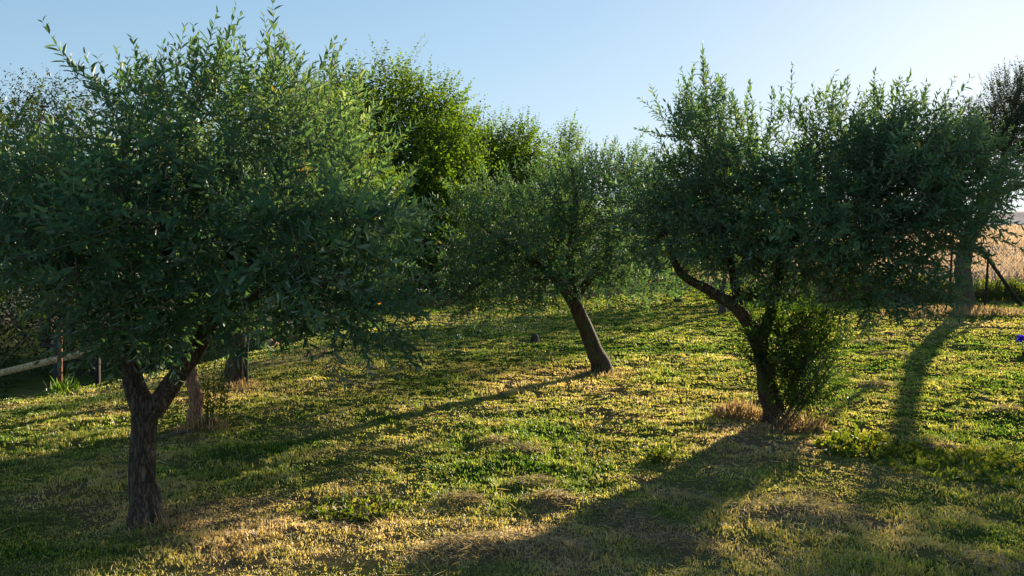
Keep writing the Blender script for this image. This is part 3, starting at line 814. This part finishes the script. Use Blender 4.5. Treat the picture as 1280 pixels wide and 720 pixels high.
k = 100
SHR = [  # label, px, py, d, w, h, n, mat
    ('green hedge bush under the tall broadleaf tree', 470, 384, 25.5, 1.8, 2.3, 60, M_BROAD),
    ('green bush just left of the hedge opening behind the leaning olive', 545, 384, 25.5, 1.5, 2.8, 70, M_BROAD),
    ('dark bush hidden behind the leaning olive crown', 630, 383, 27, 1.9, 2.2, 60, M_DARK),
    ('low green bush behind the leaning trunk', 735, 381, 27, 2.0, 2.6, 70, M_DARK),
    ('green bush between the leaning olive and the right olive', 835, 381, 26, 1.9, 3.0, 80, M_BROAD),
    ('bush behind the far thin olive trunk', 935, 380, 25, 1.6, 2.4, 70, M_BROAD),
    ('backlit bush seen right of the forked trunk', 1030, 378, 24, 1.5, 1.1, 45, M_BROAD),
    ('low bush under the hanging right foliage', 1125, 382, 21.5, 1.4, .7, 45, M_BROAD),
    ('bush behind the middle distance left trunk', 385, 390, 24, 1.7, 1.9, 50, M_DARK),
    ('bush right of the near left trunk at the far lawn edge', 290, 395, 22, 1.8, 2.3, 55, M_DARK),
]
for lb, px, py, d, w, h, n, mt in SHR:
    shrub('bush', lb, 'bush', px, py, d, w, h, n, mt, k, group=GS); k += 1
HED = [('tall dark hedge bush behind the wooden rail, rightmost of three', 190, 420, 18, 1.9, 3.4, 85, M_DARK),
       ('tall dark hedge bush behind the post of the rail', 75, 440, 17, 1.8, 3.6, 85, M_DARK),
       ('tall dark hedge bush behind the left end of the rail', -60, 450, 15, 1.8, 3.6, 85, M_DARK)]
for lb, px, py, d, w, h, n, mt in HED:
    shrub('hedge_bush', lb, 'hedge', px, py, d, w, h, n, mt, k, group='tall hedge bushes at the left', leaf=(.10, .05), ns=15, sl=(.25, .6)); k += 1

# dry backlit grass and weeds along the back edge and fence


def weeds(name, label, cat, px, py, d, w, dp, n, hmax, mat, seed, group=None, wd=.006, lean=.35, leafy=False, gy=None):
    rg = np.random.default_rng(seed)
    b = at(px, py, d) if gy is None else np.array([px, py, 0.]); b[2] = gz(b[0], b[1])
    mb = MB()
    th = rg.random(n) * 2 * np.pi; rr = np.sqrt(rg.random(n))
    x = b[0] + np.cos(th) * rr * w; y = b[1] + np.sin(th) * rr * dp; z = height(x, y) - .01
    H = hmax * rg.uniform(.35, 1, n) * (1 - .5 * rr ** 2)
    dirx = np.cos(th) * lean * rr + rg.normal(0, lean * .5, n); diry = np.sin(th) * lean * rr + rg.normal(0, lean * .5, n)
    ax = norm(np.stack([dirx, diry, np.ones(n)], 1))
    nr = norm(rg.normal(size=(n, 3)) + np.stack([np.cos(th), np.sin(th), np.zeros(n)], 1))
    add_leaves(mb, np.stack([x, y, z], 1), ax, nr, H, wd * rg.uniform(.6, 1.4, n), rg.uniform(0, .98, n), curl=.25)
    if leafy:
        m = n * 6; ii = rg.integers(0, n, m)
        t = rg.uniform(.25, 1, m)[:, None]
        P = np.stack([x, y, z], 1)[ii] + ax[ii] * H[ii][:, None] * t
        a2 = norm(rg.normal(size=(m, 3)) + np.array([0, 0, .5]))
        add_leaves(mb, P, a2, norm(rg.normal(size=(m, 3)) + np.array([0, 0, 1.])), rg.uniform(.5, 1, m) * wd * 7, rg.uniform(.5, 1, m) * wd * 3.2, rg.uniform(0, .98, m), simple=True)
    o = mb.build(name, mat, origin=b)
    return tag(o, label, cat, group)


weeds('dry_grass_tuft', 'orange dry stalks spilling right from the foot of the near right olive', 'dry grass', 1000, 540, 7.35, .26, .16, 330, .22, M_DRY, 201, lean=.9, wd=.0045)
weeds('dry_grass_tuft', 'tangled dry grass just in front of the near right trunk', 'dry grass', 955, 548, 7.2, .28, .12, 260, .12, M_DRY, 221, lean=1.0, wd=.004)
weeds('dry_grass_tuft', 'yellow dry grass left of the near right trunk', 'dry grass', 925, 520, 7.75, .26, .2, 420, .25, M_DRY, 202, lean=.5, wd=.0045)
weeds('dry_grass_tuft', 'curling straw at the foot of the near left trunk', 'dry grass', 203, 664, 4.65, .22, .16, 200, .13, M_DRY, 203, lean=1.1, wd=.0035)
weeds('dry_grass_tuft', 'dry stalks around the slim reddish trunk', 'dry grass', 254, 536, 7.25, .22, .14, 300, .22, M_DRY, 204, lean=.5, wd=.0045)
weeds('dry_grass_tuft', 'reddish dry grass around the foot of the leaning trunk', 'dry grass', 752, 470, 10.6, .5, .4, 350, .11, M_DRY, 205, lean=.9, wd=.006)
weeds('dry_grass_tuft', 'dry grass around the foot of the straight left trunk', 'dry grass', 296, 478, 9.8, .3, .3, 500, .14, M_DRY, 206, lean=.9, wd=.006)
weeds('dry_grass_tuft', 'dry brown grass around the thick grey trunk by the fence', 'dry grass', 1190, 394, 17.4, 1.6, .8, 2200, .26, M_DRY, 207, lean=.6, wd=.012)
weeds('dry_grass_tuft', 'tall backlit orange grass behind the right olive', 'dry grass', 1060, 372, 22.5, 1.5, .8, 3500, .95, M_DRY, 208, lean=.35, wd=.014)
weeds('dry_grass_tuft', 'tall dry grass under the hanging foliage at right', 'dry grass', 1150, 376, 21.5, 1.4, .8, 2600, .8, M_DRY, 209, lean=.35, wd=.014)
weeds('dry_grass_tuft', 'pale dry grass at the opening in the back hedge', 'dry grass', 520, 383, 25, 1.2, .5, 1600, .55, M_DRY, 210, lean=.45, wd=.016)
weeds('dry_grass_tuft', 'brown dry grass at the far edge behind the left trees', 'dry grass', 430, 390, 23, 1.6, .6, 2000, .45, M_DRY, 211, lean=.45, wd=.014)
weeds('tall_weeds', 'yellow green sunlit weeds along the wire fence', 'weeds', 1250, 374, 21.5, 1.6, .5, 700, .75, M_WEED, 212, lean=.3, wd=.016, leafy=True)
weeds('tall_weeds', 'green weeds on the field side of the fence past the frame', 'weeds', 1340, 374, 22, 1.6, .5, 600, .75, M_WEED, 213, lean=.3, wd=.016, leafy=True)
weeds('tall_weeds', 'bright weeds growing left of the fence behind the right olive', 'weeds', 985, 378, 23.5, 1.5, .5, 1500, .75, M_WEED, 214, lean=.3, wd=.016, leafy=True)
rw = np.random.default_rng(61)
wb = at(268, 532, 7.4); wb[2] = gz(wb[0], wb[1])
T = thing('tall_weeds', 'slender bright green weed beside the slim reddish trunk', 'weeds', wb)
lw_ = MB(); sw_ = MB(); m = 16
S = wb + np.stack([rw.normal(0, .05, m), rw.normal(0, .05, m), np.full(m, -.01)], 1)
shoots(lw_, sw_, S, norm(np.stack([rw.normal(0, .16, m), rw.normal(0, .16, m), np.ones(m)], 1)), rw.uniform(.4, .8, m), rw.normal(0, .06, (m, 3)), .024, .055, .016, 60, rw, twr=.003)
sw_.build('stems', M_SUCK, T); lw_.build('foliage', M_WEED, T)
weeds('leafy_weed_patch', 'patch of broad leaved weeds in the shade right of the near right tree', 'weeds', 1085, 572, 6.5, .42, .30, 150, .18, M_WEED, 216, lean=.6, wd=.012, leafy=True)
weeds('leafy_weed_patch', 'low bright weeds at the right side of the lawn', 'weeds', 1210, 600, 6.0, .7, .5, 260, .07, M_WEED, 217, lean=.7, wd=.010, leafy=True)
weeds('leafy_weed_patch', 'small green weed tuft in the grass left of the near right tree', 'weeds', 825, 590, 6.2, .1, .1, 60, .15, M_WEED, 218, lean=.5, wd=.007, leafy=True)
weeds('leafy_weed_patch', 'dark green weeds by the bottom left of the lawn', 'weeds', 430, 655, 5.0, .32, .24, 130, .06, M_WEED, 219, lean=.7, wd=.008, leafy=True)
weeds('leafy_weed_patch', 'spiky weed at the foot of the rusty post', 'weeds', 78, 486, 11.4, .22, .15, 60, .35, M_SUCK, 220, lean=.6, wd=.016)

# mown hay clumps
rgh = np.random.default_rng(33)
for i, (bx, by, br, bh) in enumerate(BUMP_W):
    if i in (16,): continue
    n = 260 if by < 6 else 200
    mb = MB()
    th = rgh.random(n) * 2 * np.pi; rr = np.sqrt(rgh.random(n)) * br * .75
    x = bx + np.cos(th) * rr * 1.25; y = by + np.sin(th) * rr * .8
    z = height(x, y) + rgh.uniform(0.004, .045, n) * (1 - rr / br * .6)
    az = rgh.normal(.2, 1.0, n)
    ax = norm(np.stack([np.cos(az), np.sin(az), rgh.normal(.05, .25, n)], 1))
    nr = norm(rgh.normal(0, .6, (n, 3)) + np.array([0, 0, 1.]))
    w0 = .003 * max(1, by / 4.5)
    add_leaves(mb, np.stack([x, y, z], 1), ax, nr, rgh.uniform(.03, .09, n), w0 * rgh.uniform(.7, 1.5, n), rgh.uniform(0, 1, n), curl=.2)
    o = mb.build('mown_hay_clump', M_HAY, origin=(bx, by, gz(bx, by)))
    tag(o, 'small grey brown clump of mown hay lying on the lawn', 'hay clump', 'clumps of mown hay on the lawn')

# stumps
def stump(px, py, d, r, h, label, mat):
    b = at(px, py, d); b[2] = gz(b[0], b[1])
    mb = MB(); tube(mb, [b + [0, 0, -.05], b + [0, 0, h * .5], b + [.01, 0, h]], [r * 1.3, r, r * .9], 12, .03, .3, 3)
    tag(mb.build('tree_stump', mat, origin=b, sm=True), label, 'stump')
stump(668, 426, 14.6, .07, .13, 'small dark stump on the lawn left of the leaning tree', M_BARK)
stump(338, 424, 15.5, .15, .11, 'low reddish stump beyond the left trunks', M_BARK_R)

# pipe beside T3
b = at(309, 466, 10.0); b[2] = gz(b[0], b[1])
mb = MB(); tube(mb, [b + [0, 0, -.05], b + [-.0, 0, .4], b + [.04, 0, .75]], [.014, .014, .014], 8, .1)
tag(mb.build('green_pipe', M_PIPE, origin=b, sm=True), 'thin green pipe standing against the straight left trunk', 'pipe')

# branch lying on the ground by T2
b = at(200, 548, 6.9); b[2] = gz(b[0], b[1])
mb = MB()
e = at(243, 537, 7.2); e[2] = gz(e[0], e[1]) + .02
tube(mb, [b + [-.1, -.05, .015], (b + e) / 2 + [0, 0, .03], e], [.01, .014, .016], 7, .08, .2)
tag(mb.build('fallen_branch', M_TWIG, origin=b), 'thin dead branch lying on the grass by the slim reddish trunk', 'branch')


# ------------------------------------------------------------------ fences
def bar(mb, a, b, w, h):
    a = np.array(a, float); b = np.array(b, float)
    t = norm(b - a); up = np.array([0, 0, 1.]) if abs(t[2]) < .9 else np.array([1., 0, 0])
    s = norm(np.cross(t, up)) * w / 2; u = norm(np.cross(s, t)) * h / 2
    v = [p + i * s + j * u for p in (a, b) for i, j in ((-1, -1), (1, -1), (1, 1), (-1, 1))]
    mb.add(v, [(0, 1, 2, 3), (7, 6, 5, 4), (0, 4, 5, 1), (1, 5, 6, 2), (2, 6, 7, 3), (3, 7, 4, 0)])


# left: rusty post and wooden rail
p = at(75, 486, 11.6); p[2] = gz(p[0], p[1])
mb = MB(); top = at(75, 413, p[1])
bar(mb, p + [0, 0, -.2], top, .05, .05)
tag(mb.build('fence_post', M_RUST, origin=p), 'thin rusty steel post at the left lawn edge in front of the pale board', 'post')
d = 13.2
A = at(-70, 483, d + .3); B_ = at(125, 436, d)
base = np.array([*((A + B_) / 2)[:2], 0]); base[2] = gz(base[0], base[1])
T = thing('wooden_rail', 'pale sunlit wooden rail behind the rusty post at the left', 'rail', base)
mb = MB(); bar(mb, A, B_, .035, .105); mb.build('board', M_WOOD, T)
for f_ in (.04, .97):
    q = A + (B_ - A) * f_; g = gz(q[0], q[1]); mb = MB()
    bar(mb, [q[0], q[1] + .06, g - .2], [q[0], q[1] + .06, q[2] + .1], .08, .08); mb.build('post', M_DARKW, T)
p = at(69, 455, 15.5); g = gz(p[0], p[1]); p[2] = g
mb = MB(); tube(mb, [p + [0, 0, -.2], p + [0, 0, .5], at(69, 420, 15.5)], [.035, .035, .035], 10, .3)
tag(mb.build('painted_post', M_BLUEGREY, origin=p, sm=True), 'blue grey round post behind the rusty post', 'post')

# right: chain link fence with posts and slanted brace
FP = [(np.array([x, y])) for x, y in [(6.2, 24.5), (9.0, 22.6), (11.35, 20.6), (13.6, 20.2), (16.2, 19.7), (18.8, 19.2)]]
base = np.array([11.35, 20.6, gz(11.35, 20.6)])
T = thing('wire_fence', 'chain link fence with dark steel posts and a slanted brace at the right', 'fence', base)
for i, q in enumerate(FP):
    g = gz(*q); mb = MB()
    tube(mb, [[q[0], q[1], g - .2], [q[0], q[1], g + .8], [q[0] + .05, q[1], g + 1.5]], [.028, .028, .028], 8, .5)
    mb.build('post', M_DARKW, T, sm=True)
# braces
pb1 = at(1236, 312, 19.6); pb2 = at(1231, 383, 19.6); pb2[2] = gz(pb2[0], pb2[1]) - .05
mb = MB(); tube(mb, [pb2, (pb1 + pb2) / 2, pb1], [.028, .028, .028], 8, .5); mb.build('post', M_DARKW, T, sm=True)
c1 = at(1224, 308, 19.6); c2 = at(1279, 384, 19.2); c2[2] = gz(c2[0], c2[1]) - .03
mb = MB(); tube(mb, [c1, (c1 + c2) / 2, c2], [.042, .042, .042], 8, .5); mb.build('brace', M_DARKW, T, sm=True)
mb = MB()
for i in range(len(FP) - 1):
    a_, b_ = FP[i], FP[i + 1]; L_ = np.linalg.norm(b_ - a_); nn = int(L_ / .1)
    hf = 1.35
    def pt(s, z):
        s = min(max(s, 0), L_); q = a_ + (b_ - a_) * s / L_; return np.array([q[0], q[1], gz(a_[0], a_[1]) * (1 - s / L_) + gz(b_[0], b_[1]) * s / L_ + z])
    for k in range(-14, nn):
        for sg in (1, -1):
            s0 = k * .1 if sg > 0 else k * .1 + hf; s1 = s0 + hf * sg; z0, z1 = .04, .04 + hf
            t0 = 0.; t1 = 1.
            for lim in ((0 - s0) / (s1 - s0), (L_ - s0) / (s1 - s0)):
                pass
            lo = max(0, min((0 - s0) / (s1 - s0), (L_ - s0) / (s1 - s0))); hi = min(1, max((0 - s0) / (s1 - s0), (L_ - s0) / (s1 - s0)))
            if hi - lo < .02: continue
            tube(mb, [pt(s0 + (s1 - s0) * lo, z0 + hf * lo), pt(s0 + (s1 - s0) * hi, z0 + hf * hi)], [.0028, .0028], 3, 9, cap=False)
    for z in (.05, .7, 1.39):
        tube(mb, [pt(0, z), pt(L_, z)], [.004, .004], 4, 9, cap=False)
mb.build('wire_mesh', M_WIRE, T)

# ------------------------------------------------------------------ iris flower at the right edge
fb = at(1284, 500, 9.0); fb[2] = gz(fb[0], fb[1])
T = thing('iris_flower', 'purple blue flower on a tall stem at the right edge of the picture', 'flower', fb)
hd = at(1277, 423, 9.0)
mb = MB(); tube(mb, [fb + [0, 0, -.03], fb * .5 + hd * .5 + [.02, 0, 0], hd + [0, 0, -.03]], [.006, .005, .004], 6, .1)
mb.build('stem', M_SUCK, T, sm=True)
n = 6; ks = np.arange(n) * np.pi / 3
mb = MB()
ax = norm(np.stack([np.cos(ks), np.sin(ks), np.where(np.arange(n) % 2, 1.1, -.35)], 1))
nr = norm(np.stack([-np.cos(ks) * .8, -np.sin(ks) * .8, np.ones(n)], 1))
for rep in range(3):
    add_leaves(mb, np.repeat(hd[None], n, 0) + rng.normal(0, .004, (n, 3)), norm(ax + rng.normal(0, .15, (n, 3))), nr, np.full(n, .068), np.full(n, .05), np.full(n, .5), curl=.35, broad=True)
mb.build('petals', M_PURPLE, T)
bd = at(1279.5, 443, 9.0); mb = MB(); tube(mb, [bd + [.006, 0, -.03], bd, bd + [0, 0, .035]], [.006, .014, .004], 8, .01); mb.build('bud', M_MAROON, T, sm=True)
mb = MB(); n = 9
az = rng.random(n) * 6.28
add_leaves(mb, np.repeat(fb[None], n, 0) + rng.normal(0, .02, (n, 3)) * [1, 1, 0], norm(np.stack([np.cos(az) * .25, np.sin(az) * .25, np.ones(n)], 1)), norm(rng.normal(size=(n, 3))), rng.uniform(.2, .38, n), np.full(n, .022), np.full(n, .4))
mb.build('leaves', M_SUCK, T)

# ------------------------------------------------------------------ distant hill
def hills():
    n = 160; m = 14
    xs = np.linspace(-900, 1300, n)
    V = []
    for j in range(m):
        t = j / (m - 1)
        ridge = 20 + 12 * fnoise(xs / 260, xs * 0 + 1, 91, 3)
        V.append(np.stack([xs, 420 + 160 * t + 0 * xs, 4 + (ridge) * np.sin(t * np.pi / 2) ** 1.2 + 3 * fnoise(xs / 40, xs * 0 + t * 6, 92, 2)], 1))
    v = np.concatenate(V); i = (np.arange(m - 1)[:, None] * n + np.arange(n - 1)[None]).ravel()
    mb = MB(); mb.add(v, np.stack([i, i + 1, i + n + 1, i + n], 1))
    mt, nt, N, L = new_mat('haze_tint_hill')
    ge = N.new('ShaderNodeNewGeometry'); nz = N.new('ShaderNodeTexNoise'); nz.inputs['Scale'].default_value = .02; nz.inputs['Detail'].default_value = 6
    L.new(ge.outputs['Position'], nz.inputs['Vector'])
    r = ramp(N, [(.35, (.72, .52, .40)), (.65, (.88, .70, .56))]); L.new(nz.outputs[0], r.inputs[0])  # aerial haze baked into the pale hill colour
    b = N.new('ShaderNodeBsdfDiffuse'); L.new(r.outputs[0], b.inputs[0]); o = N.new('ShaderNodeOutputMaterial'); L.new(b.outputs[0], o.inputs[0])
    o = mb.build('hills', mt, sm=True); o['kind'] = 'structure'


hills()

# ------------------------------------------------------------------ light, sky, camera
SUN_EL, SUN_AZ = math.radians(12.2), math.radians(34)      # azimuth to the right of the view direction (+Y)
w = bpy.data.worlds.new('World'); scene.world = w; w.use_nodes = True
nt = w.node_tree; nt.nodes.clear()
sky = nt.nodes.new('ShaderNodeTexSky'); sky.sky_type = 'NISHITA'; sky.sun_disc = False
sky.sun_elevation = SUN_EL; sky.sun_rotation = SUN_AZ
sky.altitude = 200; sky.air_density = 1.0; sky.dust_density = .25; sky.ozone_density = 2.5
# soft shoulder on the sky: x / (1 + k x), keeps the glow round the sun from clipping
def vm(op, i0=None, i1=None, sc=None):
    n = nt.nodes.new('ShaderNodeVectorMath'); n.operation = op
    if i0 is not None: nt.links.new(i0, n.inputs[0])
    if isinstance(i1, tuple): n.inputs[1].default_value = i1
    elif i1 is not None: nt.links.new(i1, n.inputs[1])
    if sc is not None: n.inputs['Scale'].default_value = sc
    return n.outputs[0]
EXPO = 2.9
SK = .37
kx = vm('ADD', vm('SCALE', sky.outputs[0], sc=SK * .66), (1, 1, 1))
shd = vm('MULTIPLY', vm('DIVIDE', sky.outputs[0], kx), (.91, .99, 1.07))
bg = nt.nodes.new('ShaderNodeBackground'); bg.inputs[1].default_value = SK / EXPO
ow = nt.nodes.new('ShaderNodeOutputWorld')
nt.links.new(shd, bg.inputs[0]); nt.links.new(bg.outputs[0], ow.inputs[0])

ld = bpy.data.lights.new('sun', 'SUN'); ld.energy = 5; ld.angle = math.radians(.6); ld.color = (1, .86, .66)
lo = bpy.data.objects.new('sun', ld); COL.objects.link(lo)
dirv = np.array([math.sin(SUN_AZ) * math.cos(SUN_EL), math.cos(SUN_AZ) * math.cos(SUN_EL), math.sin(SUN_EL)])
from mathutils import Vector
lo.rotation_euler = Vector(dirv).to_track_quat('Z', 'Y').to_euler()
lo.location = (20, 30, 12)

cd = bpy.data.cameras.new('camera'); cam = bpy.data.objects.new('camera', cd); COL.objects.link(cam)
cd.sensor_width = 36; cd.lens = F / 1280 * 36; cd.clip_start = .05; cd.clip_end = 5000
cd.shift_y = -(360 - HZ) / 1280
cam.location = (0, 0, EYE); cam.rotation_euler = (math.radians(90), 0, 0)
scene.camera = cam
scene.view_settings.view_transform = 'Standard'; scene.view_settings.look = 'None'; scene.view_settings.exposure = 0
scene.cycles.max_bounces = 6; scene.cycles.transmission_bounces = 4; scene.cycles.diffuse_bounces = 3
scene.cycles.use_denoising = True
scene.cycles.film_exposure = EXPO
for o in scene.objects:
    if '_o' in o: del o['_o']
